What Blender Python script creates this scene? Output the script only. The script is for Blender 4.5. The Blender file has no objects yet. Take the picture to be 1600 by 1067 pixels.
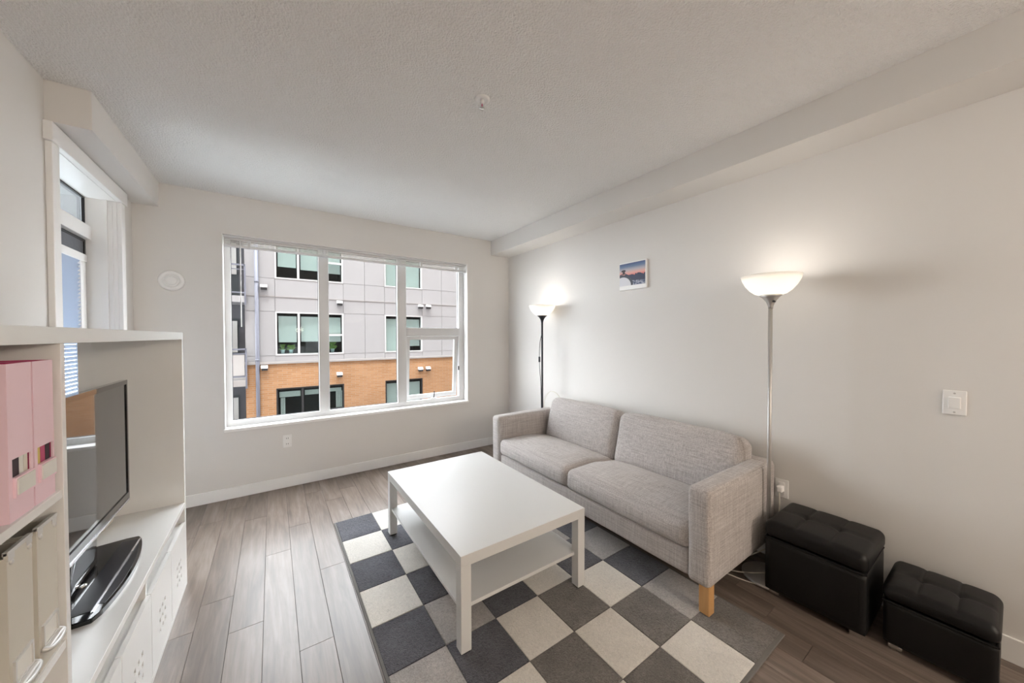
import bpy, bmesh, math, random
from mathutils import Vector, Matrix, noise
random.seed(7)
S = bpy.context.scene
C = S.collection
PI = math.pi

# ------------------------------------------------------------------ camera, world, sun, exposure
CAM_H = 1.4043
YAW, PITCH, ROLL = math.radians(34.5258), math.radians(-0.9348), math.radians(-0.1578)
fw = Vector((math.sin(YAW)*math.cos(PITCH), math.cos(YAW)*math.cos(PITCH), math.sin(PITCH)))
rt0 = Vector((math.cos(YAW), -math.sin(YAW), 0)); up0 = rt0.cross(fw)
rt = rt0*math.cos(ROLL) + up0*math.sin(ROLL); up = -rt0*math.sin(ROLL) + up0*math.cos(ROLL)
cd = bpy.data.cameras.new('camera'); cam = bpy.data.objects.new('camera', cd); C.objects.link(cam)
cam.matrix_world = Matrix(((rt.x, up.x, -fw.x, 0), (rt.y, up.y, -fw.y, 0), (rt.z, up.z, -fw.z, CAM_H), (0, 0, 0, 1)))
cd.sensor_width = 36; cd.lens = 544.43/1600*36; cd.clip_start = 0.05; cd.clip_end = 200
S.camera = cam

w = bpy.data.worlds.new('sky'); S.world = w; w.use_nodes = True
bg = w.node_tree.nodes['Background']
bg.inputs[0].default_value = (0.92, 0.96, 1.0, 1); bg.inputs[1].default_value = 9.0
sl = bpy.data.lights.new('sun', 'SUN'); sl.energy = 1.6; sl.angle = math.radians(1.5); sl.color = (1.0, 0.95, 0.88)
sun = bpy.data.objects.new('sun', sl); C.objects.link(sun)
sun.rotation_euler = Vector((0.10, 0.36, -0.94)).to_track_quat('-Z', 'Y').to_euler()
FILL_GLOBE_L = 17.5         # glow of the globes added behind the camera as fill light
FLOOR_LAMP_W = 0.95
S.view_settings.view_transform = 'Standard'; S.view_settings.look = 'None'
S.view_settings.exposure = 0.80; S.view_settings.gamma = 1.0; S.view_settings.use_curve_mapping = False

# ------------------------------------------------------------------ room numbers (metres)
XL, XR, YW, YB, H = -0.875, 2.598, 3.854, -6.2, 2.62
XS, ZS = 2.3265, 2.438          # soffit along the right wall
XB, ZB, YBM = -0.7245, 2.429, 2.617  # beam over the patio door

# ------------------------------------------------------------------ material helpers
M = {}
def nodes(name):
    m = bpy.data.materials.new(name); m.use_nodes = True
    nt = m.node_tree; b = nt.nodes['Principled BSDF']; M[name] = m
    return m, nt, b
def mat(name, col, rough=0.5, metal=0.0, spec=0.5, bump=None, var=None, coat=0.0):
    """bump=(scale,strength,distance)  var=(scale,amount): small colour noise"""
    m, nt, b = nodes(name)
    b.inputs['Base Color'].default_value = (*col, 1); b.inputs['Roughness'].default_value = rough
    b.inputs['Metallic'].default_value = metal; b.inputs['Specular IOR Level'].default_value = spec
    b.inputs['Coat Weight'].default_value = coat
    if bump or var:
        tc = nt.nodes.new('ShaderNodeTexCoord')
    if bump:
        n = nt.nodes.new('ShaderNodeTexNoise'); n.inputs['Scale'].default_value = bump[0]; n.inputs['Detail'].default_value = 4
        bp = nt.nodes.new('ShaderNodeBump'); bp.inputs['Strength'].default_value = bump[1]; bp.inputs['Distance'].default_value = bump[2]
        nt.links.new(tc.outputs['Object'], n.inputs['Vector']); nt.links.new(n.outputs['Fac'], bp.inputs['Height'])
        nt.links.new(bp.outputs['Normal'], b.inputs['Normal'])
    if var:
        n2 = nt.nodes.new('ShaderNodeTexNoise'); n2.inputs['Scale'].default_value = var[0]; n2.inputs['Detail'].default_value = 5
        nt.links.new(tc.outputs['Object'], n2.inputs['Vector'])
        mx = nt.nodes.new('ShaderNodeMix'); mx.data_type = 'RGBA'
        a = var[1]
        mx.inputs['A'].default_value = (*[c*(1-a) for c in col], 1); mx.inputs['B'].default_value = (*[min(1, c*(1+a)) for c in col], 1)
        nt.links.new(n2.outputs['Fac'], mx.inputs['Factor']); nt.links.new(mx.outputs['Result'], b.inputs['Base Color'])
    return m

WALLC = (0.76, 0.737, 0.71)
mat('wall_paint', WALLC, 0.7, bump=(260, 0.06, 0.002))
mat('ceiling_paint', (0.90, 0.893, 0.88), 0.9, bump=(115, 0.9, 0.016))
mat('trim_white', (0.90, 0.89, 0.875), 0.35)
mat('vinyl_white', (0.70, 0.70, 0.70), 0.3)
mat('lacquer_white', (0.87, 0.86, 0.84), 0.22)
mat('table_white', (0.69, 0.685, 0.675), 0.38)
mat('plastic_white', (0.90, 0.89, 0.875), 0.35)
mat('grey_metal', (0.56, 0.545, 0.53), 0.42, metal=0.7)
mat('black_metal', (0.02, 0.022, 0.03), 0.4)
mat('brushed', (0.72, 0.71, 0.69), 0.42, metal=0.6)
mat('chrome', (0.8, 0.8, 0.8), 0.12, metal=1.0)
mat('leather', (0.006, 0.0056, 0.006), 0.40, spec=0.32, bump=(420, 0.25, 0.002))
mat('gasket', (0.01, 0.01, 0.012), 0.5)
mat('gloss_black', (0.006, 0.006, 0.008), 0.07, coat=0.5)
mat('speckle_black', (0.012, 0.012, 0.018), 0.35, var=(700, 0.9))
mat('dark_plastic', (0.035, 0.036, 0.04), 0.3)
mat('silver_strip', (0.75, 0.75, 0.78), 0.2, metal=0.7)
mat('screen', (0.018, 0.022, 0.028), 0.05, spec=0.8, coat=0.6)
mat('pink_card', (0.92, 0.67, 0.735), 0.45)
mat('pink_inside', (0.55, 0.05, 0.16), 0.5)
mat('beige_card', (0.68, 0.64, 0.56), 0.5, bump=(300, 0.1, 0.001))
mat('paper', (0.83, 0.81, 0.76), 0.7)
mat('paper_yellow', (0.75, 0.58, 0.18), 0.7)
mat('paper_dark', (0.05, 0.03, 0.04), 0.7)
mat('cream_plastic', (0.76, 0.72, 0.62), 0.4)
def rug_mat(name, col, amt, fine):
    m, nt, b = nodes(name); N = nt.nodes.new; L = nt.links.new
    tc = N('ShaderNodeTexCoord')
    a = N('ShaderNodeTexNoise'); a.inputs['Scale'].default_value = 7; a.inputs['Detail'].default_value = 4; a.inputs['Distortion'].default_value = 0.6
    f = N('ShaderNodeTexNoise'); f.inputs['Scale'].default_value = 110; f.inputs['Detail'].default_value = 3; f.inputs['Distortion'].default_value = 1.2
    for n in (a, f): L(tc.outputs['Object'], n.inputs[0])
    ma = N('ShaderNodeMapRange'); ma.inputs['From Min'].default_value = 0.3; ma.inputs['From Max'].default_value = 0.7; ma.inputs['To Min'].default_value = 1-amt; ma.inputs['To Max'].default_value = 1+amt
    mf = N('ShaderNodeMapRange'); mf.inputs['From Min'].default_value = 0.3; mf.inputs['From Max'].default_value = 0.7; mf.inputs['To Min'].default_value = 1-fine; mf.inputs['To Max'].default_value = 1+fine
    L(a.outputs['Fac'], ma.inputs['Value']); L(f.outputs['Fac'], mf.inputs['Value'])
    mu = N('ShaderNodeMath'); mu.operation = 'MULTIPLY'; L(ma.outputs[0], mu.inputs[0]); L(mf.outputs[0], mu.inputs[1])
    sc = N('ShaderNodeVectorMath'); sc.operation = 'SCALE'; sc.inputs[0].default_value = col; L(mu.outputs[0], sc.inputs['Scale'])
    L(sc.outputs[0], b.inputs['Base Color']); b.inputs['Roughness'].default_value = 1.0; b.inputs['Specular IOR Level'].default_value = 0.1; b.inputs['Sheen Weight'].default_value = 0.3
    bp = N('ShaderNodeBump'); bp.inputs['Strength'].default_value = 0.9; bp.inputs['Distance'].default_value = 0.006
    L(f.outputs['Fac'], bp.inputs['Height']); L(bp.outputs[0], b.inputs['Normal'])
rug_mat('rug_charcoal', (0.092, 0.092, 0.107), 0.22, 0.38)
rug_mat('rug_charcoal_warm_lit', (0.175, 0.16, 0.148), 0.20, 0.30)  # charcoal squares with the warm light on them mixed into the colour
rug_mat('rug_cream', (0.76, 0.72, 0.665), 0.05, 0.10)
rug_mat('rug_silver', (0.41, 0.385, 0.37), 0.10, 0.22)
mat('rug_border', (0.17, 0.16, 0.15), 0.9, bump=(300, 0.5, 0.004))
mat('blind_blue', (0.36, 0.42, 0.53), 0.5)
mat('exterior_white', (0.31, 0.309, 0.316), 0.8, var=(3, 0.03))
mat('exterior_frame', (0.56, 0.56, 0.56), 0.5)
mat('exterior_black', (0.02, 0.02, 0.022), 0.5)
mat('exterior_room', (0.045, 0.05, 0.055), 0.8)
mat('exterior_blind', (0.66, 0.68, 0.665), 0.8)
mat('coping_stone', (0.31, 0.295, 0.285), 0.8, var=(4, 0.08))
mat('slate_wall', (0.13, 0.135, 0.15), 0.8, bump=(30, .3, .01))
mat('pipe_slate', (0.16, 0.17, 0.21), 0.45)
mat('concrete', (0.38, 0.37, 0.36), 0.85, var=(2, 0.1))
mat('brown_brick', (0.13, 0.10, 0.085), 0.9, var=(3, 0.15))
mat('asphalt', (0.10, 0.10, 0.105), 0.9, var=(2, 0.1))
mat('leaf_green', (0.16, 0.30, 0.06), 0.5)
mat('pot_teal', (0.50, 0.66, 0.68), 0.5)
mat('bag_blue', (0.25, 0.55, 0.72), 0.5)
mat('bulb_glass', (1, 0.97, 0.9), 0.3)
b = M['bulb_glass'].node_tree.nodes['Principled BSDF']; b.inputs['Emission Color'].default_value = (1, 0.93, 0.84, 1); b.inputs['Emission Strength'].default_value = 8
mat('fill_glow', (1, 1, 1), 0.5)  # emission for the added fill globes only
b = M['fill_glow'].node_tree.nodes['Principled BSDF']; b.inputs['Emission Color'].default_value = (1, 0.88, 0.75, 1); b.inputs['Emission Strength'].default_value = FILL_GLOBE_L

def shade_mat():
    m, nt, b = nodes('opal_shade')
    nt.nodes.remove(b)
    d = nt.nodes.new('ShaderNodeBsdfDiffuse'); d.inputs[0].default_value = (0.93, 0.91, 0.88, 1)
    t = nt.nodes.new('ShaderNodeBsdfTranslucent'); t.inputs[0].default_value = (0.95, 0.93, 0.89, 1)
    x = nt.nodes.new('ShaderNodeMixShader'); x.inputs[0].default_value = 0.5
    g = nt.nodes.new('ShaderNodeBsdfGlossy'); g.inputs['Roughness'].default_value = 0.2
    x2 = nt.nodes.new('ShaderNodeMixShader'); x2.inputs[0].default_value = 0.04
    nt.links.new(d.outputs[0], x.inputs[1]); nt.links.new(t.outputs[0], x.inputs[2])
    nt.links.new(x.outputs[0], x2.inputs[1]); nt.links.new(g.outputs[0], x2.inputs[2])
    nt.links.new(x2.outputs[0], nt.nodes['Material Output'].inputs[0])
shade_mat()

def glass_mat(name, tint, f0=0.05, k=0.35):
    m, nt, b = nodes(name)
    nt.nodes.remove(b)
    t = nt.nodes.new('ShaderNodeBsdfTransparent'); t.inputs[0].default_value = (*tint, 1)
    g = nt.nodes.new('ShaderNodeBsdfGlossy'); g.inputs['Roughness'].default_value = 0.0
    lw = nt.nodes.new('ShaderNodeLayerWeight'); lw.inputs['Blend'].default_value = 0.25
    mr = nt.nodes.new('ShaderNodeMapRange'); mr.inputs['To Min'].default_value = f0; mr.inputs['To Max'].default_value = k
    x = nt.nodes.new('ShaderNodeMixShader')
    nt.links.new(lw.outputs['Fresnel'], mr.inputs['Value']); nt.links.new(mr.outputs[0], x.inputs[0])
    nt.links.new(t.outputs[0], x.inputs[1]); nt.links.new(g.outputs[0], x.inputs[2])
    nt.links.new(x.outputs[0], nt.nodes['Material Output'].inputs[0])
glass_mat('window_glass', (0.985, 0.99, 0.99), 0.0, 0.02)
glass_mat('exterior_glass', (0.84, 0.90, 0.895), 0.008, 0.3)
glass_mat('door_glass', (0.93, 0.97, 0.98), 0.04, 0.4)

def wood_floor():
    m, nt, b = nodes('plank_wood'); N = nt.nodes.new; L = nt.links.new
    tc = N('ShaderNodeTexCoord'); oi = N('ShaderNodeObjectInfo')
    add = N('ShaderNodeVectorMath'); add.operation = 'ADD'
    mul = N('ShaderNodeVectorMath'); mul.operation = 'SCALE'; mul.inputs['Scale'].default_value = 40
    cmb = N('ShaderNodeCombineXYZ'); L(oi.outputs['Random'], cmb.inputs[0]); L(oi.outputs['Random'], cmb.inputs[1])
    L(cmb.outputs[0], mul.inputs[0]); L(tc.outputs['Object'], add.inputs[0]); L(mul.outputs[0], add.inputs[1])
    mp = N('ShaderNodeMapping'); mp.inputs['Scale'].default_value = (38, 2.6, 1); L(add.outputs[0], mp.inputs[0])
    n1 = N('ShaderNodeTexNoise'); n1.inputs['Scale'].default_value = 1; n1.inputs['Detail'].default_value = 8; n1.inputs['Roughness'].default_value = 0.65; n1.inputs['Distortion'].default_value = 0.8
    L(mp.outputs[0], n1.inputs['Vector'])
    mp2 = N('ShaderNodeMapping'); mp2.inputs['Scale'].default_value = (7, 1.0, 1); L(add.outputs[0], mp2.inputs[0])
    n2 = N('ShaderNodeTexNoise'); n2.inputs['Scale'].default_value = 1.2; n2.inputs['Detail'].default_value = 3; n2.inputs['Distortion'].default_value = 1.5
    L(mp2.outputs[0], n2.inputs['Vector'])
    mixf = N('ShaderNodeMath'); mixf.operation = 'ADD'; L(n1.outputs['Fac'], mixf.inputs[0]); L(n2.outputs['Fac'], mixf.inputs[1])
    rp = N('ShaderNodeValToRGB'); e = rp.color_ramp.elements
    e[0].position = 0.33; e[0].color = (0.105, 0.080, 0.066, 1); e[1].position = 0.70; e[1].color = (0.275, 0.225, 0.195, 1)
    el = rp.color_ramp.elements.new(0.5); el.color = (0.178, 0.137, 0.112, 1)
    hf = N('ShaderNodeMath'); hf.operation = 'MULTIPLY'; hf.inputs[1].default_value = 0.5; L(mixf.outputs[0], hf.inputs[0]); L(hf.outputs[0], rp.inputs[0])
    hs = N('ShaderNodeHueSaturation'); mr = N('ShaderNodeMapRange'); mr.inputs['To Min'].default_value = 0.85; mr.inputs['To Max'].default_value = 1.15
    L(oi.outputs['Random'], mr.inputs['Value']); L(mr.outputs[0], hs.inputs['Value']); L(rp.outputs[0], hs.inputs['Color'])
    L(hs.outputs[0], b.inputs['Base Color'])
    b.inputs['Roughness'].default_value = 0.34; b.inputs['Specular IOR Level'].default_value = 0.47
    bp = N('ShaderNodeBump'); bp.inputs['Strength'].default_value = 0.05; bp.inputs['Distance'].default_value = 0.002
    L(n1.outputs['Fac'], bp.inputs['Height']); L(bp.outputs[0], b.inputs['Normal'])
wood_floor()

def beech():
    m, nt, b = nodes('beech_wood'); N = nt.nodes.new; L = nt.links.new
    tc = N('ShaderNodeTexCoord'); mp = N('ShaderNodeMapping'); mp.inputs['Scale'].default_value = (60, 60, 5); L(tc.outputs['Object'], mp.inputs[0])
    n = N('ShaderNodeTexNoise'); n.inputs['Scale'].default_value = 1; L(mp.outputs[0], n.inputs[0])
    rp = N('ShaderNodeValToRGB'); e = rp.color_ramp.elements; e[0].color = (0.52, 0.27, 0.10, 1); e[1].color = (0.68, 0.40, 0.17, 1)
    L(n.outputs['Fac'], rp.inputs[0]); L(rp.outputs[0], b.inputs['Base Color']); b.inputs['Roughness'].default_value = 0.4
beech()

def linen():
    m, nt, b = nodes('linen'); N = nt.nodes.new; L = nt.links.new
    tc = N('ShaderNodeTexCoord'); outs = []
    for sc in ((9, 300, 300), (300, 300, 12), (300, 9, 300)):
        mp = N('ShaderNodeMapping'); mp.inputs['Scale'].default_value = sc; L(tc.outputs['Object'], mp.inputs[0])
        n = N('ShaderNodeTexNoise'); n.inputs['Scale'].default_value = 0.6; n.inputs['Detail'].default_value = 3; L(mp.outputs[0], n.inputs[0]); outs.append(n)
    a = N('ShaderNodeMath'); a.operation = 'ADD'; L(outs[0].outputs['Fac'], a.inputs[0]); L(outs[1].outputs['Fac'], a.inputs[1])
    a2 = N('ShaderNodeMath'); a2.operation = 'ADD'; L(a.outputs[0], a2.inputs[0]); L(outs[2].outputs['Fac'], a2.inputs[1])
    mr = N('ShaderNodeMapRange'); mr.inputs['From Min'].default_value = 1.15; mr.inputs['From Max'].default_value = 1.85; L(a2.outputs[0], mr.inputs['Value'])
    rp = N('ShaderNodeValToRGB'); e = rp.color_ramp.elements
    e[0].color = (0.35, 0.315, 0.30, 1); e[1].color = (0.60, 0.56, 0.54, 1); L(mr.outputs[0], rp.inputs[0]); L(rp.outputs[0], b.inputs['Base Color'])
    b.inputs['Roughness'].default_value = 0.95; b.inputs['Specular IOR Level'].default_value = 0.15; b.inputs['Sheen Weight'].default_value = 0.25
    nz = N('ShaderNodeTexNoise'); nz.inputs['Scale'].default_value = 500; L(tc.outputs['Object'], nz.inputs[0])
    s = N('ShaderNodeMath'); s.operation = 'ADD'; L(mr.outputs[0], s.inputs[0]); L(nz.outputs['Fac'], s.inputs[1])
    bp = N('ShaderNodeBump'); bp.inputs['Strength'].default_value = 0.3; bp.inputs['Distance'].default_value = 0.002
    L(s.outputs[0], bp.inputs['Height']); L(bp.outputs[0], b.inputs['Normal'])
linen()

def brick():
    m, nt, b = nodes('tan_brick'); N = nt.nodes.new; L = nt.links.new
    tc = N('ShaderNodeTexCoord'); sp = N('ShaderNodeSeparateXYZ'); L(tc.outputs['Object'], sp.inputs[0])
    cb = N('ShaderNodeCombineXYZ'); L(sp.outputs[0], cb.inputs[0]); L(sp.outputs[2], cb.inputs[1])
    bt = N('ShaderNodeTexBrick'); L(cb.outputs[0], bt.inputs['Vector']); bt.inputs['Scale'].default_value = 1
    bt.inputs['Color1'].default_value = (0.335, 0.172, 0.075, 1); bt.inputs['Color2'].default_value = (0.40, 0.222, 0.11, 1); bt.inputs['Mortar'].default_value = (0.35, 0.25, 0.175, 1)
    bt.inputs['Brick Width'].default_value = 0.30; bt.inputs['Row Height'].default_value = 0.075; bt.inputs['Mortar Size'].default_value = 0.008
    n = N('ShaderNodeTexNoise'); n.inputs['Scale'].default_value = 1.2; L(tc.outputs['Object'], n.inputs[0])
    hs = N('ShaderNodeHueSaturation'); mr = N('ShaderNodeMapRange'); mr.inputs['To Min'].default_value = 0.85; mr.inputs['To Max'].default_value = 1.15
    L(n.outputs['Fac'], mr.inputs['Value']); L(mr.outputs[0], hs.inputs['Value']); L(bt.outputs['Color'], hs.inputs['Color'])
    L(hs.outputs[0], b.inputs['Base Color']); b.inputs['Roughness'].default_value = 0.9
brick()

# ------------------------------------------------------------------ mesh helpers
def origin_of(o):
    v = Vector((0, 0, 0))
    while o is not None:
        v = v + o.location; o = o.parent
    return v
def obj(name, bm, m, parent=None, smooth=False, origin=None):
    """link bm (world coordinates) as one mesh object"""
    me = bpy.data.meshes.new(name)
    og = origin_of(parent) if parent is not None else Vector(origin or (0, 0, 0))
    bmesh.ops.translate(bm, verts=bm.verts, vec=-og)
    bmesh.ops.recalc_face_normals(bm, faces=bm.faces)
    bm.to_mesh(me); bm.free()
    if smooth:
        for p in me.polygons: p.use_smooth = True
    me.materials.append(M[m])
    o = bpy.data.objects.new(name, me); C.objects.link(o)
    if parent is not None: o.parent = parent
    else: o.location = og
    return o
def thing(name, label, cat, loc, group=None):
    o = bpy.data.objects.new(name, None); C.objects.link(o); o.location = loc; o.empty_display_size = 0.05
    o['label'] = label; o['category'] = cat
    if group: o['group'] = group
    return o
def tag(o, label, cat, group=None):
    o['label'] = label; o['category'] = cat
    if group: o['group'] = group
    return o
def struct(name, bm, m, parent=None, smooth=False):
    o = obj(name, bm, m, parent, smooth)
    if parent is None: o['kind'] = 'structure'
    return o
def box(x0, x1, y0, y1, z0, z1, bev=0.0, seg=2, bm=None):
    b = bmesh.new()
    bmesh.ops.create_cube(b, size=1)
    for v in b.verts:
        v.co = Vector(((x0+x1)/2 + v.co.x*(x1-x0), (y0+y1)/2 + v.co.y*(y1-y0), (z0+z1)/2 + v.co.z*(z1-z0)))
    if bev > 0:
        bmesh.ops.bevel(b, geom=b.edges[:], offset=bev, segments=seg, affect='EDGES', profile=0.5)
    if bm is None: return b
    join(bm, b); return bm
def join(bm, b):
    me = bpy.data.meshes.new('tmp'); b.to_mesh(me); b.free(); bm.from_mesh(me); bpy.data.meshes.remove(me)
    return bm
def boxes(lst, bev=0.0):
    bm = bmesh.new()
    for a in lst: box(*a, bev=bev, bm=bm)
    return bm
def lathe(profile, c, seg=40, axis='Z', close=False):
    """profile: list of (r, h). axis Z: h up; axis Y: h along y; axis X: h along x"""
    bm = bmesh.new(); rings = []
    for r, h in profile:
        ring = []
        for i in range(seg):
            a = 2*PI*i/seg; u, v = r*math.cos(a), r*math.sin(a)
            p = {'Z': (u, v, h), 'Y': (u, h, v), 'X': (h, u, v)}[axis]
            ring.append(bm.verts.new((c[0]+p[0], c[1]+p[1], c[2]+p[2])))
        rings.append(ring)
    for a, b in zip(rings, rings[1:]):
        for i in range(seg):
            bm.faces.new((a[i], a[(i+1) % seg], b[(i+1) % seg], b[i]))
    if close:
        a, b = rings[-1], rings[0]
        for i in range(seg): bm.faces.new((a[i], a[(i+1) % seg], b[(i+1) % seg], b[i]))
    else:
        bm.faces.new(rings[0]); bm.faces.new(rings[-1])
    return bm
def tube(pts, r, seg=8, smooth_n=0):
    pts = [Vector(p) for p in pts]
    for _ in range(smooth_n):
        q = [pts[0]]
        for a, b in zip(pts, pts[1:]): q += [a*0.75+b*0.25, a*0.25+b*0.75]
        q.append(pts[-1]); pts = q
    bm = bmesh.new(); rings = []; prev = None
    for i, p in enumerate(pts):
        d = (pts[min(i+1, len(pts)-1)]-pts[max(i-1, 0)]).normalized()
        if prev is None:
            ref = Vector((0, 0, 1)) if abs(d.z) < 0.9 else Vector((1, 0, 0))
            u = d.cross(ref).normalized()
        else:
            u = (prev - d*prev.dot(d)).normalized()
        prev = u; v = d.cross(u)
        rings.append([bm.verts.new(p + (u*math.cos(2*PI*k/seg)+v*math.sin(2*PI*k/seg))*r) for k in range(seg)])
    for a, b in zip(rings, rings[1:]):
        for k in range(seg): bm.faces.new((a[k], a[(k+1) % seg], b[(k+1) % seg], b[k]))
    bm.faces.new(rings[0]); bm.faces.new(rings[-1])
    return bm
def prism(poly, z0, z1, bev=0.0):
    bm = bmesh.new()
    lo = [bm.verts.new((x, y, z0)) for x, y in poly]; hi = [bm.verts.new((x, y, z1)) for x, y in poly]
    n = len(poly); bm.faces.new(lo); bm.faces.new(hi)
    for i in range(n): bm.faces.new((lo[i], lo[(i+1) % n], hi[(i+1) % n], hi[i]))
    if bev: bmesh.ops.bevel(bm, geom=bm.edges[:], offset=bev, segments=2, affect='EDGES')
    return bm
def softbox(x0, x1, y0, y1, z0, z1, rad, n=(16, 16, 8), fn=None):
    """rounded box from a subdivided cube; fn(u,v,w,co)->co with u,v,w in -1..1"""
    bm = bmesh.new(); idx = {}
    hx, hy, hz = (x1-x0)/2, (y1-y0)/2, (z1-z0)/2; c = Vector(((x0+x1)/2, (y0+y1)/2, (z0+z1)/2))
    nx, ny, nz = n
    def g(i, m, h):   # denser near the ends so the rounding is smooth
        t = i/m*2-1
        return math.copysign(abs(t)**0.75, t)
    def vert(i, j, k):
        if (i, j, k) in idx: return idx[(i, j, k)]
        u, v, w_ = g(i, nx, hx), g(j, ny, hy), g(k, nz, hz)
        p = Vector((u*hx, v*hy, w_*hz))
        q = Vector((max(-hx+rad, min(hx-rad, p.x)), max(-hy+rad, min(hy-rad, p.y)), max(-hz+rad, min(hz-rad, p.z))))
        d = p-q
        if d.length > 1e-9: p = q + d.normalized()*rad
        co = c+p
        if fn: co = fn(u, v, w_, co)
        idx[(i, j, k)] = bm.verts.new(co); return idx[(i, j, k)]
    for i in range(nx):
        for j in range(ny):
            for k in (0, nz):
                bm.faces.new((vert(i, j, k), vert(i+1, j, k), vert(i+1, j+1, k), vert(i, j+1, k)))
    for i in range(nx):
        for k in range(nz):
            for j in (0, ny):
                bm.faces.new((vert(i, j, k), vert(i+1, j, k), vert(i+1, j, k+1), vert(i, j, k+1)))
    for j in range(ny):
        for k in range(nz):
            for i in (0, nx):
                bm.faces.new((vert(i, j, k), vert(i, j+1, k), vert(i, j+1, k+1), vert(i, j, k+1)))
    return bm
def ring_of(x0, x1, z0, z1, y0, y1, wd):
    """rectangular frame in the xz plane, depth y0..y1, bar width wd (or 4 widths l,r,b,t)"""
    l, r, b_, t = (wd,)*4 if not isinstance(wd, tuple) else wd
    return boxes([(x0, x0+l, y0, y1, z0, z1), (x1-r, x1, y0, y1, z0, z1), (x0+l, x1-r, y0, y1, z0, z0+b_), (x0+l, x1-r, y0, y1, z1-t, z1)])
def ring_yz(y0, y1, z0, z1, x0, x1, wd):
    l, r, b_, t = (wd,)*4 if not isinstance(wd, tuple) else wd
    return boxes([(x0, x1, y0, y0+l, z0, z1), (x0, x1, y1-r, y1, z0, z1), (x0, x1, y0+l, y1-r, z0, z0+b_), (x0, x1, y0+l, y1-r, z1-t, z1)])

# ================================================================== THE ROOM
WT = 0.16
# floor: slab with single planks
fl = struct('floor', box(XL-WT, XR+WT, YB-WT, YW+WT, -0.12, -0.006), 'gasket')
PWID = 0.1365; X0P = -0.188
known = {0: 2.098, 1: 2.71, 2: 1.80, 3: 2.365}
PL = 1.22
k0 = math.floor((XL-X0P)/PWID)
k = k0
while X0P + k*PWID < XR:
    xa, xb = max(XL, X0P+k*PWID), min(XR, X0P+(k+1)*PWID)
    j = known.get(k, YW - ((k*0.618*PL*1.37) % PL) - 0.05)
    ys = [YW]
    y = j
    while y + PL < YW: y += PL
    while y > -0.5:
        if y < YW-0.01: ys.append(y)
        y -= PL
    ys.append(YB)
    for ya, yb in zip(ys[1:], ys):
        o = obj('plank', box(xa+0.0006, xb-0.0006, ya+0.0006, yb-0.0006, -0.006, 0.0, bev=0.0008, seg=1), 'plank_wood', fl)
    k += 1

struct('ceiling', box(XL-WT, XR+WT, YB-WT, YW+WT, H, H+0.15), 'ceiling_paint')
# window opening
WX0, WX1, WZ0, WZ1 = -0.345, 1.985, 0.60, 2.285
struct('wall_back', boxes([(XL-WT, WX0, YW, YW+WT, 0, H), (WX1, XR+WT, YW, YW+WT, 0, H), (WX0, WX1, YW, YW+WT, 0, WZ0), (WX0, WX1, YW, YW+WT, WZ1, H)]), 'wall_paint')
struct('wall_right', box(XR, XR+WT, YB-WT, YW, 0, H), 'wall_paint')
struct('wall_front', box(XL-WT, XR, YB-WT, YB, 0, H), 'wall_paint')
# left wall with the patio door opening
DY0, DY1, DZ1 = 2.678, 3.540, 2.345
struct('wall_left', boxes([(XL-WT, XL, YB, DY0, 0, H), (XL-WT, XL, DY1, YW, 0, H), (XL-WT, XL, DY0, DY1, DZ1, H)]), 'wall_paint')
struct('trim_1', box(XS, XR, YB, YW, ZS, H), 'wall_paint')        # dropped soffit along the right wall
struct('trim_2', box(XL, XB, YBM, YW, ZB, H), 'wall_paint')       # boxed beam over the door
BBH = 0.098
struct('baseboard_back', box(XL, XR, YW-0.012, YW, 0, BBH, bev=0.003), 'trim_white')
struct('baseboard_right', box(XR-0.012, XR, YB, YW-0.012, 0, BBH+0.01, bev=0.003), 'trim_white')
struct('baseboard_left', boxes([(XL, XL+0.012, YB, DY0-0.07, 0, BBH), (XL, XL+0.012, DY1+0.07, YW-0.012, 0, BBH)]), 'trim_white')

# ------------------------------------------------------------------ window
FY0, FY1 = YW+0.095, YW+0.15      # frame depth
wn = bpy.data.objects.new('window_1', None); C.objects.link(wn); wn['kind'] = 'structure'; wn.location = (0.8, YW+0.1, WZ0)
obj('window_frame', ring_of(WX0, WX1, WZ0, WZ1, FY0, FY1, (0.048, 0.072, 0.055, 0.022)), 'vinyl_white', wn)
obj('mullion', box(0.383, 0.474, FY0-0.004, FY1, WZ0+0.055, WZ1-0.022, bev=0.003), 'vinyl_white', wn)
obj('mullion', box(1.157, 1.258, FY0-0.004, FY1, WZ0+0.055, WZ1-0.022, bev=0.003), 'vinyl_white', wn)
obj('transom_bar', box(1.258, WX1-0.072, FY0-0.003, FY1, 1.405, 1.500, bev=0.003), 'vinyl_white', wn)
def pane(x0, x1, z0, z1, parent, y=YW+0.125, g='window_glass'):
    obj('glass_pane', box(x0, x1, y, y+0.006, z0, z1), g, parent)
    obj('gasket', ring_of(x0-0.002, x1+0.002, z0-0.002, z1+0.002, y-0.004, y+0.008, 0.006), 'gasket', parent)
pane(WX0+0.048, 0.383, WZ0+0.055, WZ1-0.022, wn)
pane(0.474, 1.157, WZ0+0.055, WZ1-0.022, wn)
pane(1.258, WX1-0.072, 1.500, WZ1-0.022, wn)
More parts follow.
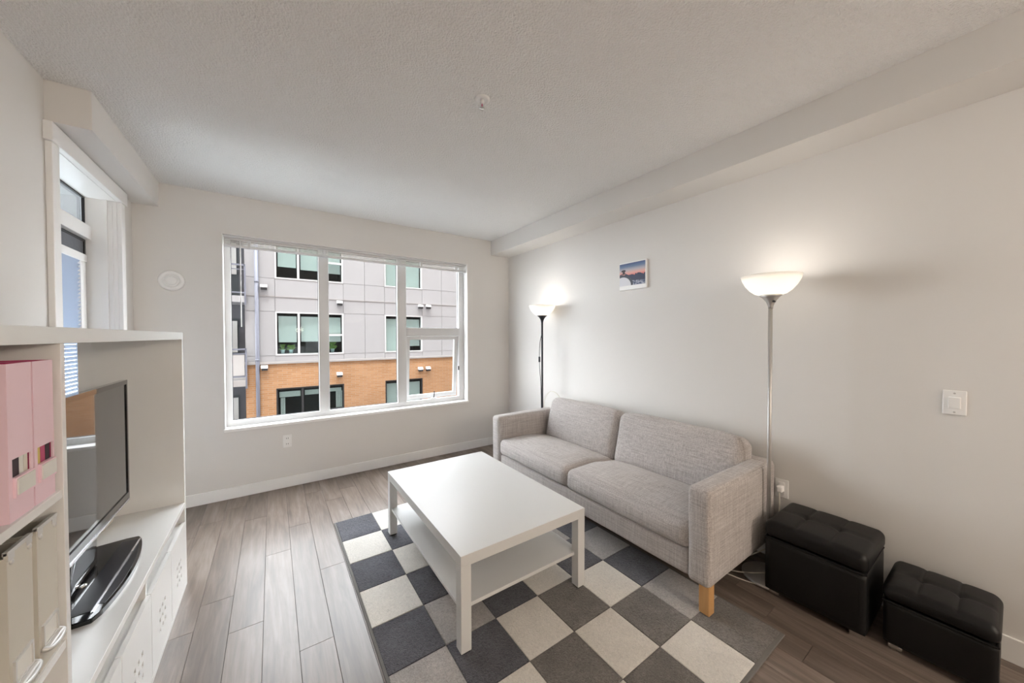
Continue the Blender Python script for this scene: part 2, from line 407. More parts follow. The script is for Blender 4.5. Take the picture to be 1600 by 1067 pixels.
# awning sash, pushed a little open at the bottom
sash_bm = ring_of(1.262, WX1-0.075, WZ0+0.058, 1.402, YW+0.118, YW+0.148, (0.045, 0.045, 0.05, 0.04))
glass_bm = box(1.303, WX1-0.117, YW+0.13, YW+0.136, WZ0+0.104, 1.365)
gk_bm = ring_of(1.301, WX1-0.114, WZ0+0.101, 1.368, YW+0.126, YW+0.139, 0.006)
hinge = Vector((0, YW+0.14, 1.402)); rot = Matrix.Rotation(math.radians(4.0), 3, 'X')
for bm_ in (sash_bm, glass_bm, gk_bm):
    for v in bm_.verts: v.co = hinge + rot @ (v.co-hinge)
sash = obj('sash', sash_bm, 'vinyl_white', wn); obj('glass_pane', glass_bm, 'window_glass', sash); obj('gasket', gk_bm, 'gasket', sash)
cr = obj('crank', box(1.54, 1.61, YW+0.075, YW+0.095, WZ0+0.056, WZ0+0.075, bev=0.004), 'vinyl_white', wn)
obj('crank_handle', tube([(1.575, YW+0.085, WZ0+0.07), (1.577, YW+0.075, WZ0+0.10), (1.578, YW+0.072, WZ0+0.15)], 0.006), 'exterior_black', cr)
obj('latch', box(WX1-0.084, WX1-0.07, YW+0.09, YW+0.10, 0.98, 1.03, bev=0.003), 'gasket', wn)
obj('window_sill', box(WX0-0.008, WX1+0.010, YW-0.016, FY0, 0.580, 0.606, bev=0.004), 'trim_white', wn)
obj('jamb_liner', boxes([(WX0, WX0+0.004, YW-0.006, FY0, 0.606, WZ1), (WX1-0.004, WX1, YW-0.006, FY0, 0.606, WZ1), (WX0+0.004, WX1-0.004, YW-0.006, FY0, WZ1-0.004, WZ1)]), 'trim_white', wn)

# raised venetian blind
bl = thing('venetian_blind', 'white venetian blind pulled up under the top of the wide window', 'blind', (0.82, YW+0.035, 2.165))
obj('head_rail', box(WX0+0.008, WX1-0.008, YW+0.018, YW+0.048, 2.262, 2.279, bev=0.002), 'vinyl_white', bl)
for i in range(5):
    bm = box(WX0+0.010, WX1-0.010, YW+0.020, YW+0.046, 2.209+0.0115*i, 2.2105+0.0115*i)
    obj('slat', bm, 'opal_shade', bl)
obj('bottom_rail', box(WX0+0.010, WX1-0.010, YW+0.020, YW+0.047, 2.183, 2.203, bev=0.003), 'vinyl_white', bl)
for x in (-0.17, 0.42, 1.40, 1.83):
    obj('ladder_clip', box(x, x+0.022, YW+0.015, YW+0.050, 2.183, 2.250, bev=0.002), 'vinyl_white', bl)
obj('tilt_wand', tube([(-0.222, YW+0.014, 2.25), (-0.222, YW+0.012, 1.49)], 0.0045), 'vinyl_white', bl)

# ------------------------------------------------------------------ patio door in the left wall
dr = bpy.data.objects.new('door_1', None); C.objects.link(dr); dr['kind'] = 'structure'; dr.location = (XL-0.1, 3.1, 0)
CX = XL+0.024
obj('casing', box(XL, CX, DY0-0.066, DY0+0.004, 0, 2.335, bev=0.003), 'trim_white', dr)
obj('casing', box(XL, CX, DY1-0.004, DY1+0.066, 0, 2.335, bev=0.003), 'trim_white', dr)
obj('head_casing', box(XL, CX+0.008, DY0-0.082, DY1+0.090, 2.335, 2.424, bev=0.003), 'trim_white', dr)
GX = XL-0.146
obj('jamb', box(GX-0.012, XL+0.001, DY0-0.002, DY0+0.010, 0, DZ1), 'trim_white', dr)
obj('jamb', box(GX-0.012, XL+0.001, DY1-0.010, DY1+0.002, 0, DZ1), 'trim_white', dr)
obj('jamb', box(GX-0.012, XL+0.001, DY0+0.01, DY1-0.01, DZ1-0.012, DZ1+0.002), 'trim_white', dr)
obj('door_stop', box(GX+0.09, GX+0.105, DY1-0.022, DY1-0.010, 0, DZ1-0.012), 'trim_white', dr)
obj('door_stop', box(GX+0.12, GX+0.128, DY1-0.016, DY1-0.010, 0, DZ1-0.012), 'trim_white', dr)
obj('transom_bar', box(GX-0.03, GX+0.032, DY0+0.01, DY1-0.01, 2.052, 2.142, bev=0.004), 'trim_white', dr)
obj('transom_pane', box(GX-0.012, GX-0.006, DY0+0.012, DY1-0.012, 2.142, DZ1-0.012), 'door_glass', dr)
obj('gasket', ring_yz(DY0+0.011, DY1-0.011, 2.140, DZ1-0.012, GX-0.008, GX+0.004, (0.005, 0.010, 0.004, 0.009)), 'gasket', dr)
lf = obj('door_leaf', ring_yz(DY0+0.012, DY1-0.012, 0.01, 2.05, GX-0.045, GX-0.004, (0.02, 0.012, 0.12, 0.01)), 'trim_white', dr)
obj('gasket', ring_yz(DY0+0.013, DY1-0.013, 0.13, 2.049, GX-0.004, GX+0.004, (0.006, 0.022, 0.01, 0.015)), 'gasket', lf)
obj('door_pane', box(GX-0.012, GX-0.006, DY0+0.03, DY1-0.024, 0.13, 2.040), 'door_glass', lf)
obj('inner_rail', box(GX-0.004, GX+0.014, DY0+0.014, DY1-0.026, 1.898, 1.948, bev=0.003), 'trim_white', lf)
obj('inner_stile', box(GX-0.004, GX+0.012, DY1-0.115, DY1-0.040, 0.14, 1.898, bev=0.003), 'trim_white', lf)
obj('head_shade', box(GX-0.003, GX, DY0+0.03, DY1-0.03, 1.948, 2.035), 'slate_wall', lf)
for i in range(60):
    z = 1.885 - i*0.0245
    bm = box(GX-0.0008, GX+0.0008, DY0+0.03, DY1-0.115, z-0.0118, z+0.0118)
    for v in bm.verts: v.co.x += (v.co.z-z)*0.7
    obj('blind_slat', bm, 'blind_blue', lf)
obj('door_handle', boxes([(GX+0.012, GX+0.03, DY1-0.09, DY1-0.06, 0.90, 1.15), (GX+0.03, GX+0.045, DY1-0.20, DY1-0.06, 1.02, 1.04)], bev=0.004), 'grey_metal', lf)

# ------------------------------------------------------------------ unseen glowing globes added behind the camera to brighten the room
for i, y in enumerate((-2.0, -3.0, -4.0)):
    x, zc = 1.9, 1.95
    t = thing('fill_globe', 'added glowing globe on a thin black cord, unseen behind the camera', 'fill light', (x, y, zc), 'added fill globes behind the camera')
    prof = [(0.21*math.sin(PI*q/14)+0.0001, -0.21*math.cos(PI*q/14)) for q in range(15)]
    obj('globe', lathe(prof, (x, y, zc), 32), 'fill_glow', t, True)
    obj('cord', tube([(x, y, zc+0.23), (x, y, H-0.02)], 0.003, 6), 'black_metal', t)
    obj('cap', lathe([(0.06, 0.195), (0.06, 0.215), (0.015, 0.235), (0.0001, 0.235)], (x, y, zc), 24), 'black_metal', t, True)
    obj('canopy', lathe([(0.05, H-zc-0.025), (0.05, H-zc), (0.0001, H-zc)], (x, y, zc), 24), 'black_metal', t, True)
# the rest of the block the flat belongs to: storeys above and below, neighbours to the right; unseen, built tall and dark to shade the facade opposite
struct('wall_exterior_unseen', boxes([(XL-WT, 60, -9, YW+WT, H+0.15, 30.0), (XR+WT, 60, -9, YW+WT, -6.0, H+0.15), (XL-WT, XR+WT, -9, YW+WT, -6.0, -0.12), (-60, XL-WT, -9, 1.2, -6.0, 30.0)]), 'brown_brick')
# ================================================================== BUILDING ACROSS THE STREET
FY = 15.75
struct('ground', box(-70, 70, 4.1, 60, -6.2, -6.0), 'asphalt')
ab = thing('apartment_building', 'apartment block outside the window with white panels above tan brick', 'building', (3.0, FY+2, -6.0))
xs = [-0.76, 0.10, 2.42, 3.25, 4.07, 5.76, 6.73, 8.6, 10.5, 13.0]
zs = [0.46, 0.69, 2.335, 2.90, 3.57, 5.23, 5.80, 6.6]
win_cells = {(1, 1), (4, 1), (1, 4), (4, 4), (7, 1), (7, 4)}     # (x index, z index)
for i in range(len(xs)-1):
    for j_ in range(len(zs)-1):
        if (i, j_) in win_cells: continue
        g_ = 0.006
        obj('cladding_panel', box(xs[i]+g_, xs[i+1]-g_, FY, FY+0.05, zs[j_]+g_, zs[j_+1]-g_), 'exterior_white', ab)
bk = bmesh.new()
for i in range(len(xs)-1):
    for j_ in range(len(zs)-1):
        if (i, j_) in win_cells: continue
        box(xs[i], xs[i+1], FY+0.04, FY+0.30, zs[j_], zs[j_+1], bm=bk)
obj('backing_wall', bk, 'exterior_white', ab)
obj('flashing', box(-0.77, 13.0, FY-0.02, FY+0.05, 2.885, 2.91), 'coping_stone', ab)
obj('flashing', box(-0.77, 13.0, FY-0.02, FY+0.05, 5.79, 5.815), 'coping_stone', ab)
obj('coping', box(-0.84, 13.0, FY-0.09, FY+0.30, 0.375, 0.462, bev=0.01), 'coping_stone', ab)
# brick storey with openings
obj('brick_wall', boxes([(-0.80, 0.10, FY-0.03, FY+0.3, -6, 0.375), (2.42, 4.07, FY-0.03, FY+0.3, -6, 0.375), (5.76, 8.6, FY-0.03, FY+0.3, -6, 0.375), (10.5, 13, FY-0.03, FY+0.3, -6, 0.375),
    (0.10, 2.42, FY-0.03, FY+0.3, -0.55, 0.375), (4.07, 5.76, FY-0.03, FY+0.3, -0.55, 0.375), (8.6, 10.5, FY-0.03, FY+0.3, -0.55, 0.375),
    (0.10, 2.42, FY-0.03, FY+0.3, -6, -2.25), (4.07, 5.76, FY-0.03, FY+0.3, -6, -2.25), (8.6, 10.5, FY-0.03, FY+0.3, -6, -2.25)]), 'tan_brick', ab)
obj('roof_slab', box(-4.5, 13.2, FY-0.15, FY+6, 6.6, 6.8), 'exterior_white', ab)
obj('rear_wall', box(-4.5, 13.0, FY+2.6, FY+2.8, -6, 6.6), 'exterior_room', ab)
def ext_window(x0, x1, z0, z1, fm, splits, transom, blind_to, y=FY):
    """splits: inner mullion x list; transom: (index of light, z); blind_to: list of lower z of roller blind per light"""
    f = ring_of(x0, x1, z0, z1, y-0.015, y+0.12, 0.05)
    for s in splits: box(s-0.035, s+0.035, y-0.01, y+0.12, z0+0.05, z1-0.05, bm=f)
    e = [x0+0.05] + [v for s in splits for v in (s-0.035, s+0.035)] + [x1-0.05]
    if transom: box(e[2*transom[0]], e[2*transom[0]+1], y-0.01, y+0.12, transom[1]-0.035, transom[1]+0.035, bm=f)
    wo = obj('window', f, fm, ab)
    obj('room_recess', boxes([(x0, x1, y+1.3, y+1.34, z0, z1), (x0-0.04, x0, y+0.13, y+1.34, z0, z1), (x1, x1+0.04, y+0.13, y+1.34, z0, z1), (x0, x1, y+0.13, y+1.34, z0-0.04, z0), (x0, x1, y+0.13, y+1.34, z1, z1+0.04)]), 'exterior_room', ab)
    for q in range(len(splits)+1):
        obj('pane', box(e[2*q], e[2*q+1], y+0.06, y+0.066, z0+0.05, z1-0.05), 'exterior_glass', wo)
        if blind_to[q] is not None:
            obj('roller_blind', box(e[2*q]+0.05, e[2*q+1]-0.03, y+0.16, y+0.17, blind_to[q], z1-0.16), 'exterior_blind', wo)
    return wo
ext_window(0.10, 2.42, 0.69, 2.335, 'exterior_frame', [0.85, 1.64], (2, 1.46), [1.18, 1.20, 1.18])
ext_window(4.07, 5.76, 0.69, 2.335, 'exterior_frame', [4.85], (1, 1.46), [0.72, 0.95])
ext_window(0.10, 2.42, 3.57, 5.23, 'exterior_frame', [0.85, 1.64], (2, 4.35), [4.05, 4.0, 3.95])
ext_window(4.07, 5.76, 3.57, 5.23, 'exterior_frame', [4.85], None, [3.60, 3.60])
ext_window(8.6, 10.5, 0.69, 2.335, 'exterior_frame', [9.5], (1, 1.46), [1.2, 1.3])
ext_window(8.6, 10.5, 3.57, 5.23, 'exterior_frame', [9.5], None, [4.0, 4.2])
w5 = ext_window(0.10, 2.42, -2.25, -0.55, 'exterior_black', [0.95, 1.72], (2, -1.55), [-0.92, -0.90, -0.85])
obj('curtain', boxes([(0.24+0.05*i_, 0.28+0.05*i_, FY+0.2, FY+0.23, -2.2, -0.95) for i_ in range(3)]), 'exterior_blind', w5)
obj('curtain', boxes([(2.14+0.06*i_, 2.19+0.06*i_, FY+0.2, FY+0.23, -2.2, -0.85) for i_ in range(4)]), 'exterior_blind', w5)
ext_window(4.07, 5.76, -2.25, -0.55, 'exterior_black', [4.85], None, [-2.1, -2.1])
ext_window(8.6, 10.5, -2.25, -0.55, 'exterior_black', [9.5], None, [-1.4, -2.1])
# vent hoods
for x, z in ((-0.24, 3.20), (2.27, 2.74), (5.65, 2.75), (6.03, 2.76), (-0.25, 0.24), (2.24, -0.17), (5.63, -0.14), (6.0, -0.14)):
    y1_ = FY-0.02; bm = bmesh.new(); P = [(y1_, 0.115), (y1_-0.13, 0.095), (y1_-0.17, 0.0), (y1_, 0.0)]
    for sx in (-0.105, 0.105):
        q = [bm.verts.new((x+sx, yy_, z+zz_)) for yy_, zz_ in P]; bm.faces.new(q)
    bm.verts.ensure_lookup_table()
    for q in range(4): bm.faces.new((bm.verts[q], bm.verts[(q+1) % 4], bm.verts[4+(q+1) % 4], bm.verts[4+q]))
    vo = obj('vent_hood', bm, 'exterior_frame', ab)
    obj('opening_shadow', box(x-0.085, x+0.10, y1_-0.15, y1_, z-0.085, z-0.0005), 'exterior_black', vo)  # black box: the hood's lower opening together with its shadow, shifted right
obj('downpipe', lathe([(0.06, -6), (0.06, 6.5)], (-0.45, FY-0.10, 0), 16), 'pipe_slate', ab, True)
for z in (0.55, -2.4, 3.4): obj('pipe_bracket', lathe([(0.072, z-0.03), (0.072, z+0.03)], (-0.45, FY-0.10, 0), 16), 'pipe_slate', ab, True)
# balcony bay at the left of the block
obj('bay_wall', box(-4.5, -0.76, FY+1.3, FY+1.5, -6, 6.6), 'slate_wall', ab)
obj('bay_side_wall', box(-0.80, -0.70, FY+0.05, FY+1.3, -6, 6.6), 'exterior_white', ab)
for z in (2.62, -0.36, 5.55, -3.3):
    bs = obj('balcony_slab', box(-4.5, -0.80, FY-0.25, FY+1.3, z, z+0.22), 'exterior_white' if z > 1 else 'coping_stone', ab)
    zt = z+0.26
    rl = obj('railing', boxes([(-4.5, -0.78, FY-0.22, FY-0.17, zt+1.03, zt+1.08), (-4.5, -0.78, FY-0.21, FY-0.18, zt+0.88, zt+0.91), (-4.5, -0.78, FY-0.21, FY-0.18, zt+0.06, zt+0.10),
                         (-0.80, -0.75, FY-0.22, FY-0.17, zt-0.35, zt+1.08), (-1.9, -1.85, FY-0.22, FY-0.17, zt-0.1, zt+1.08), (-3.0, -2.95, FY-0.22, FY-0.17, zt-0.1, zt+1.08)]), 'pipe_slate', ab)
    if z < 1:
        for q in range(3): obj('railing_panel', box(-1.83-1.1*q, -0.82-1.1*q, FY-0.20, FY-0.19, zt+0.12, zt+0.86), 'concrete', rl)
    for q in range(2): obj('bay_window', box(-1.9-1.3*q, -1.05-1.3*q, FY+1.26, FY+1.31, zt+0.1, zt+2.2), 'exterior_glass', ab)
    obj('bay_blind', box(-1.85, -1.10, FY+1.24, FY+1.255, zt+0.9, zt+2.1), 'exterior_blind', ab)
# pot plants in the window across the street
def potted(x, z, label, leafy, hgt):
    t = thing('potted_plant', label, 'plant', (x, FY+0.33, z))
    obj('pot', lathe([(0.0001, 0), (0.055, 0), (0.075, 0.15), (0.06, 0.15), (0.0001, 0.13)], (x, FY+0.33, z), 14), 'pot_teal', t, True)
    bm = bmesh.new()
    for _ in range(leafy):
        a = random.uniform(0, 2*PI); r = random.uniform(0.02, leafy*0.0012+0.05); zz = 0.12+random.uniform(0.02, hgt)
        c = Vector((x+r*math.cos(a), FY+0.33+r*0.4*math.sin(a), z+zz)); d = Vector((math.cos(a), 0.3*math.sin(a), random.uniform(-0.2, 0.8))).normalized()*0.09
        n_ = Vector((-d.z, 0.02, d.x)).normalized()*0.03
        q = [bm.verts.new(c-d), bm.verts.new(c+n_), bm.verts.new(c+d), bm.verts.new(c-n_)]; bm.faces.new(q)
        bm.faces.new([bm.verts.new(Vector((x, FY+0.33, z+0.12))), bm.verts.new(c-d), bm.verts.new(c-d+Vector((0.006, 0, 0)))])
    obj('leaves', bm, 'leaf_green', t)
    return t
obj('window_ledge', box(0.10, 2.42, FY+0.20, FY+0.50, 0.70, 0.745), 'exterior_white', ab)
potted(0.33, 0.745, 'small thin pot plant in a teal pot in the window across the street', 12, 0.25)
potted(0.60, 0.745, 'bushy pot plant in a teal pot in the window across the street', 40, 0.18)
potted(2.05, 0.745, 'tall leafy pot plant below the crossbar of the window across the street', 60, 0.45)
# balcony slab of the flat above, added and lengthened outside to shade the patio door
struct('trim_3', box(XL-3.2, XL-WT-0.001, 1.2, 7.6, 2.75, 2.95), 'exterior_white')

# ================================================================== FURNITURE
# ------------------------------------------------------------------ rug
RZ = 0.012
rug = thing('checked_rug', 'grey and cream checked pile rug under the white coffee table', 'rug', (1.16, 1.75, 0))
rx = [0.375, 0.630, 0.894, 1.157, 1.415, 1.676, 1.945]; ry = [2.876, 2.580, 2.300, 2.017, 1.732, 1.447, 1.171, 0.894, 0.617]
obj('backing', box(rx[0]-0.012, rx[-1]+0.012, ry[-1]-0.016, ry[0]+0.012, 0.0, 0.007, bev=0.003), 'rug_border', rug)
light_grey = {(4, 1), (5, 0), (4, 5), (6, 5), (3, 4), (2, 5)}; warm_lit = {(5, 3), (6, 2), (6, 4), (7, 5), (7, 3), (7, 1)}  # second set: charcoal squares painted paler and browner for warm light
for r in range(8):
    for c in range(6):
        even = (r+c) % 2 == 0
        m = ('rug_charcoal_warm_lit' if (r, c) in warm_lit else 'rug_charcoal') if even else ('rug_silver' if (r, c) in light_grey else 'rug_cream')
        g_ = 0.0012
        obj('pile_square', box(rx[c]+g_, rx[c+1]-g_, ry[r+1]+g_, ry[r]-g_, 0.006, RZ-random.uniform(0, 0.0012), bev=0.0022, seg=1), m, rug)
# ------------------------------------------------------------------ coffee table
TX0, TX1, TY0, TY1, TZ = 0.6596, 1.4164, 1.3527, 2.5096, 0.45
tb = thing('coffee_table', 'white coffee table with a lower shelf standing on the checked rug', 'table', (1.04, 1.93, RZ))
obj('tabletop', box(TX0, TX1, TY0, TY1, TZ-0.05, TZ, bev=0.0015), 'table_white', tb)
lw = 0.05
for x in (TX0, TX1-lw):
    for y in (TY0, TY1-lw):
        lg = obj('leg', box(x, x+lw, y, y+lw, RZ+0.008, TZ-0.05, bev=0.0015), 'table_white', tb)
        obj('foot_glide', box(x+0.005, x+lw-0.005, y+0.005, y+lw-0.005, RZ, RZ+0.008), 'exterior_black', lg)
obj('shelf', box(TX0+0.012, TX1-0.012, TY0+0.03, TY1-0.03, 0.188, 0.206, bev=0.0015), 'table_white', tb)
obj('shelf_support', boxes([(TX0+0.05, TX0+0.058, TY0+0.05, TY1-0.05, 0.178, 0.188), (TX1-0.058, TX1-0.05, TY0+0.05, TY1-0.05, 0.178, 0.188)]), 'table_white', tb)

# ------------------------------------------------------------------ sofa
SX0, SX1, SY0, SY1 = 1.742, 2.560, 0.838, 2.880
AW = 0.118
sf = thing('sofa', 'grey linen two-cushion sofa with beech legs against the wall', 'sofa', ((SX0+SX1)/2, (SY0+SY1)/2, 0))
def wob(a, s=3.0):
    def f(u, v, w_, co):
        n = noise.noise_vector(co*s)*a
        return co+n
    return f
def arm(y0, y1):
    return softbox(SX0, SX1-0.10, y0, y1, 0.150, 0.640, 0.028, (20, 8, 14), wob(0.004, 4))
obj('arm', arm(SY0, SY0+AW), 'linen', sf, True)
obj('arm', arm(SY1-AW, SY1), 'linen', sf, True)
obj('back_frame', softbox(SX1-0.115, SX1, SY0+0.004, SY1-0.004, 0.150, 0.635, 0.03, (8, 40, 12), wob(0.003, 4)), 'linen', sf, True)
obj('seat_base', softbox(SX0+0.022, SX1-0.11, SY0+AW-0.01, SY1-AW+0.01, 0.152, 0.290, 0.02, (16, 40, 8), wob(0.004, 3)), 'linen', sf, True)
ym = 1.868
def seat(y0, y1, seed):
    def f(u, v, w_, co):
        c = (1-abs(u)**3)*(1-abs(v)**3)
        if w_ > -0.2:
            co.z += 0.026*c*max(0, w_)
            co.z -= 0.050*max(0, (u+0.1))*max(0, w_)          # slopes down towards the back
            # wrinkles
            p = Vector((co.x*5+seed, co.y*11, 0)); wr = noise.noise(p+noise.noise_vector(p*0.6)*0.6)
            co.z += 0.004*wr*c
            d2 = (u+0.05)**2*3+(v+0.25)**2*5
            co.z -= 0.011*math.exp(-d2*2.0)*math.sin((co.x*1.0+co.y*0.55)*70+seed)*(0.6+0.4*math.sin(co.y*23))*max(0, w_)
        if u < 0: co.x -= 0.014*(1-abs(v)**4)*(1-w_**2)*(-u)
        # rounded front corner of the cushion top
        return co + noise.noise_vector(co*5+Vector((seed, 0, 0)))*0.004
    return softbox(SX0+0.008, SX1-0.17, y0, y1, 0.284, 0.432, 0.045, (36, 36, 10), f)
sc = [obj('seat_cushion', seat(SY0+AW-0.004, ym, 3), 'linen', sf, True), obj('seat_cushion', seat(ym+0.002, SY1-AW+0.004, 11), 'linen', sf, True)]
def piping(y0, y1, z):
    xa, xb = SX0+0.006, SX1-0.3; r = 0.05
    return tube([(xb, y0+0.004, z), (xa+r, y0+0.004, z), (xa+0.012, y0+0.012, z), (xa+0.0, y0+r, z), (xa-0.006, (y0+y1)/2, z), (xa, y1-r, z), (xa+0.012, y1-0.012, z), (xa+r, y1-0.004, z), (xb, y1-0.004, z)], 0.003, 6, 2)
obj('piping', piping(SY0+AW-0.004, ym, 0.318), 'linen', sc[0], True); obj('piping', piping(ym+0.002, SY1-AW+0.004, 0.318), 'linen', sc[1], True)
def backc(y0, y1, seed):
    # modelled upright then leaned back: local thickness along x
    def f(u, v, w_, co):
        c = (1-abs(v)**3)*(1-abs(w_)**3)
        co.x += -0.030*c if u < 0 else 0.02*c
        co.z += 0.012*(1-abs(v)**4)*max(0, w_) - 0.012*abs(v)**6*max(0, w_)
        co += noise.noise_vector(Vector((co.x*4+seed, co.y*4, co.z*4)))*0.006
        co.x += 0.004*noise.noise(Vector((seed, co.y*16, co.z*4)))*c
        zc = 0.40; a = math.radians(14)
        dx, dz = co.x-2.27, co.z-zc
        co.x = 2.27+dx*math.cos(a)+dz*math.sin(a); co.z = zc-dx*math.sin(a)+dz*math.cos(a)
        return co
    return softbox(2.262, 2.430, y0, y1, 0.375, 0.792, 0.052, (12, 36, 24), f)
obj('back_cushion', backc(SY0+AW-0.020, ym-0.006, 2), 'linen', sf, True); obj('back_cushion', backc(ym+0.002, SY1-AW-0.040, 9), 'linen', sf, True)
for x in (SX0+0.012, SX1-0.072):
    for y in ((SY0+0.006, SY1-0.066) if x < 2 else (SY0+0.16, SY1-0.22)):
        bm = bmesh.new(); bmesh.ops.create_cube(bm, size=1)
        zb = RZ if x < 1.94 else 0.0
        for v in bm.verts:
            k_ = 0.052
            v.co = Vector((x+0.03+v.co.x*k_, y+0.03+v.co.y*k_, zb if v.co.z < 0 else 0.165))
        bmesh.ops.bevel(bm, geom=bm.edges[:], offset=0.003, segments=1, affect='EDGES')
        obj('leg', bm, 'beech_wood', sf)

# ------------------------------------------------------------------ floor lamps
def floor_lamp(x, y, metal, label, topz):
    t = thing('floor_lamp', label, 'floor lamp', (x, y, 0), None)
    zs_ = topz-0.112
    obj('base', lathe([(0.0001, 0), (0.125, 0), (0.128, 0.004), (0.128, 0.012), (0.120, 0.018), (0.03, 0.022), (0.014, 0.03), (0.0001, 0.03)], (x, y, 0)), metal, t, True)
    obj('pole', lathe([(0.0105, 0.02), (0.0105, zs_-0.06)], (x, y, 0), 16), metal, t, True)
    obj('collar', lathe([(0.0115, zs_-0.075), (0.013, zs_-0.06), (0.022, zs_-0.035), (0.040, zs_-0.012), (0.056, zs_), (0.052, zs_+0.003), (0.0001, zs_)], (x, y, 0)), metal, t, True)
    prof = [(0.052, zs_+0.003), (0.075, zs_+0.010), (0.100, zs_+0.030), (0.122, zs_+0.058), (0.137, zs_+0.088), (0.144, zs_+0.112)]
    inner = [(r-0.003, z+0.002) for r, z in reversed(prof)]
    obj('shade', lathe(prof+inner, (x, y, 0), 48, close=True), 'opal_shade', t, True)
    obj('bulb', lathe([(0.0001, zs_+0.088), (0.016, zs_+0.084), (0.027, zs_+0.068), (0.029, zs_+0.055), (0.022, zs_+0.038), (0.014, zs_+0.025), (0.014, zs_+0.005), (0.0001, zs_+0.005)], (x, y, 0), 20), 'bulb_glass', t, True)
    ld = bpy.data.lights.new('bulb_light', 'POINT'); ld.energy = FLOOR_LAMP_W; ld.color = (1.0, 0.93, 0.84); ld.shadow_soft_size = 0.03
    lo = bpy.data.objects.new('bulb_light', ld); C.objects.link(lo); lo.parent = t; lo.location = (0, 0, zs_+0.10)
    return t
lampR = floor_lamp(2.350, 0.806, 'grey_metal', 'grey metal floor lamp with opal bowl shade beside the black stools', 1.742)
lampL = floor_lamp(2.446, 2.970, 'black_metal', 'black floor lamp with opal bowl shade behind the far sofa arm', 1.735)
lx, ly = 2.446, 2.970
obj('cord', tube([(lx-0.012, ly-0.006, 1.42), (lx-0.030, ly+0.006, 1.33), (lx-0.032, ly+0.01, 1.20), (lx-0.028, ly+0.01, 1.02), (lx-0.016, ly+0.004, 0.90), (lx-0.012, ly, 0.60), (lx-0.014, ly, 0.03)], 0.003, 6, 2), 'black_metal', lampL, True)
obj('switch', box(lx-0.042, lx-0.022, ly+0.002, ly+0.016, 1.115, 1.175, bev=0.004), 'black_metal', lampL)
obj('cord_loop', tube([(lx+0.01, ly-0.01, 0.60), (lx+0.02, ly-0.02, 0.72), (lx+0.04, ly-0.07, 0.80), (lx+0.06, ly-0.15, 0.80), (lx+0.07, ly-0.22, 0.74), (lx+0.075, ly-0.26, 0.66)], 0.003, 6, 2), 'cream_plastic', lampL, True)
obj('knob', lathe([(0.0001, 0), (0.006, 0), (0.006, 0.02), (0.0001, 0.02)], (2.328, 0.785, 1.595), 10, axis='X'), 'black_metal', lampR, True)
obj('cord', tube([(2.345, 0.800, 0.035), (2.31, 0.83, 0.03), (2.26, 0.90, 0.012), (2.22, 0.97, 0.006), (2.30, 1.02, 0.006), (2.42, 0.94, 0.03), (2.41, 0.87, 0.10), (2.40, 0.81, 0.16), (2.43, 0.79, 0.24), (2.50, 0.805, 0.30), (2.545, 0.818, 0.33), (2.555, 0.820, 0.38), (2.557, 0.822, 0.44)], 0.0035, 6, 2), 'cream_plastic', lampR, True)
obj('plug', softbox(2.548, 2.590, 0.806, 0.838, 0.438, 0.478, 0.009, (6, 6, 6)), 'plastic_white', lampR, True)
tag(obj('white_cable', tube([(2.18, 0.98, 0.005), (2.20, 0.88, 0.005), (2.235, 0.80, 0.005), (2.26, 0.74, 0.005)], 0.003, 6, 1), 'cream_plastic', None, True, origin=(2.2, 0.85, 0)), 'thin white cable lying on the floor beside the sofa arm', 'cable')

# ------------------------------------------------------------------ black leather stools
def stool(x0, x1, y0, y1, zb, zt, label):
    t = thing('storage_stool', label, 'stool', ((x0+x1)/2, (y0+y1)/2, 0))
    bd = obj('body', softbox(x0, x1, y0, y1, 0.028, zb, 0.010, (10, 10, 8)), 'leather', t, True)
    obj('rim_piping', tube([(x0+0.003, y0+0.003, zb), (x0+0.003, y1-0.003, zb), (x1-0.003, y1-0.003, zb), (x1-0.003, y0+0.003, zb), (x0+0.003, y0+0.003, zb)], 0.0045, 6), 'leather', bd)
    dy = y1-y0
    def f(u, v, w_, co):
        if w_ > 0:
            c = (1-u**4)*(1-v**4)
            co.z += 0.012*c*w_
            def gr(d, s): return math.exp(-(d/s)**2)
            a = min(abs(v-1/3), abs(v+1/3)); 
            gdepth = 0.006*gr(a, 0.024) + 0.0035*gr(a, 0.10) + 0.003*gr(u, 0.028) + 0.002*gr(u, 0.1)
            gdepth += 0.010*gr(math.hypot(a*1.0, u), 0.10)
            co.z -= gdepth*w_*(1-u**8)*(1-v**8)
        return co
    ld = obj('lid_cushion', softbox(x0-0.004, x1+0.004, y0-0.004, y1+0.004, zb+0.002, zt, 0.030, (48, 72, 8), f), 'leather', t, True)
    for v in (-1/3, 1/3):
        obj('button', lathe([(0.0001, 0.004), (0.008, 0.003), (0.010, 0.0), (0.010, -0.004)], ((x0+x1)/2, (y0+y1)/2+v*dy/2, zt-0.013), 12), 'leather', ld, True)
    for x in (x0+0.02, x1-0.06):
        for y in (y0+0.015, y1-0.06):
            obj('foot', box(x, x+0.04, y, y+0.045, 0.0, 0.029, bev=0.003), 'chrome', t)
    return t
stool(2.200, 2.578, 0.376, 0.772, 0.312, 0.400, 'taller black leather storage stool with buttoned lid next to the sofa')
stool(2.250, 2.560, 0.026, 0.334, 0.215, 0.288, 'shorter black leather storage stool with buttoned lid under the light switch')

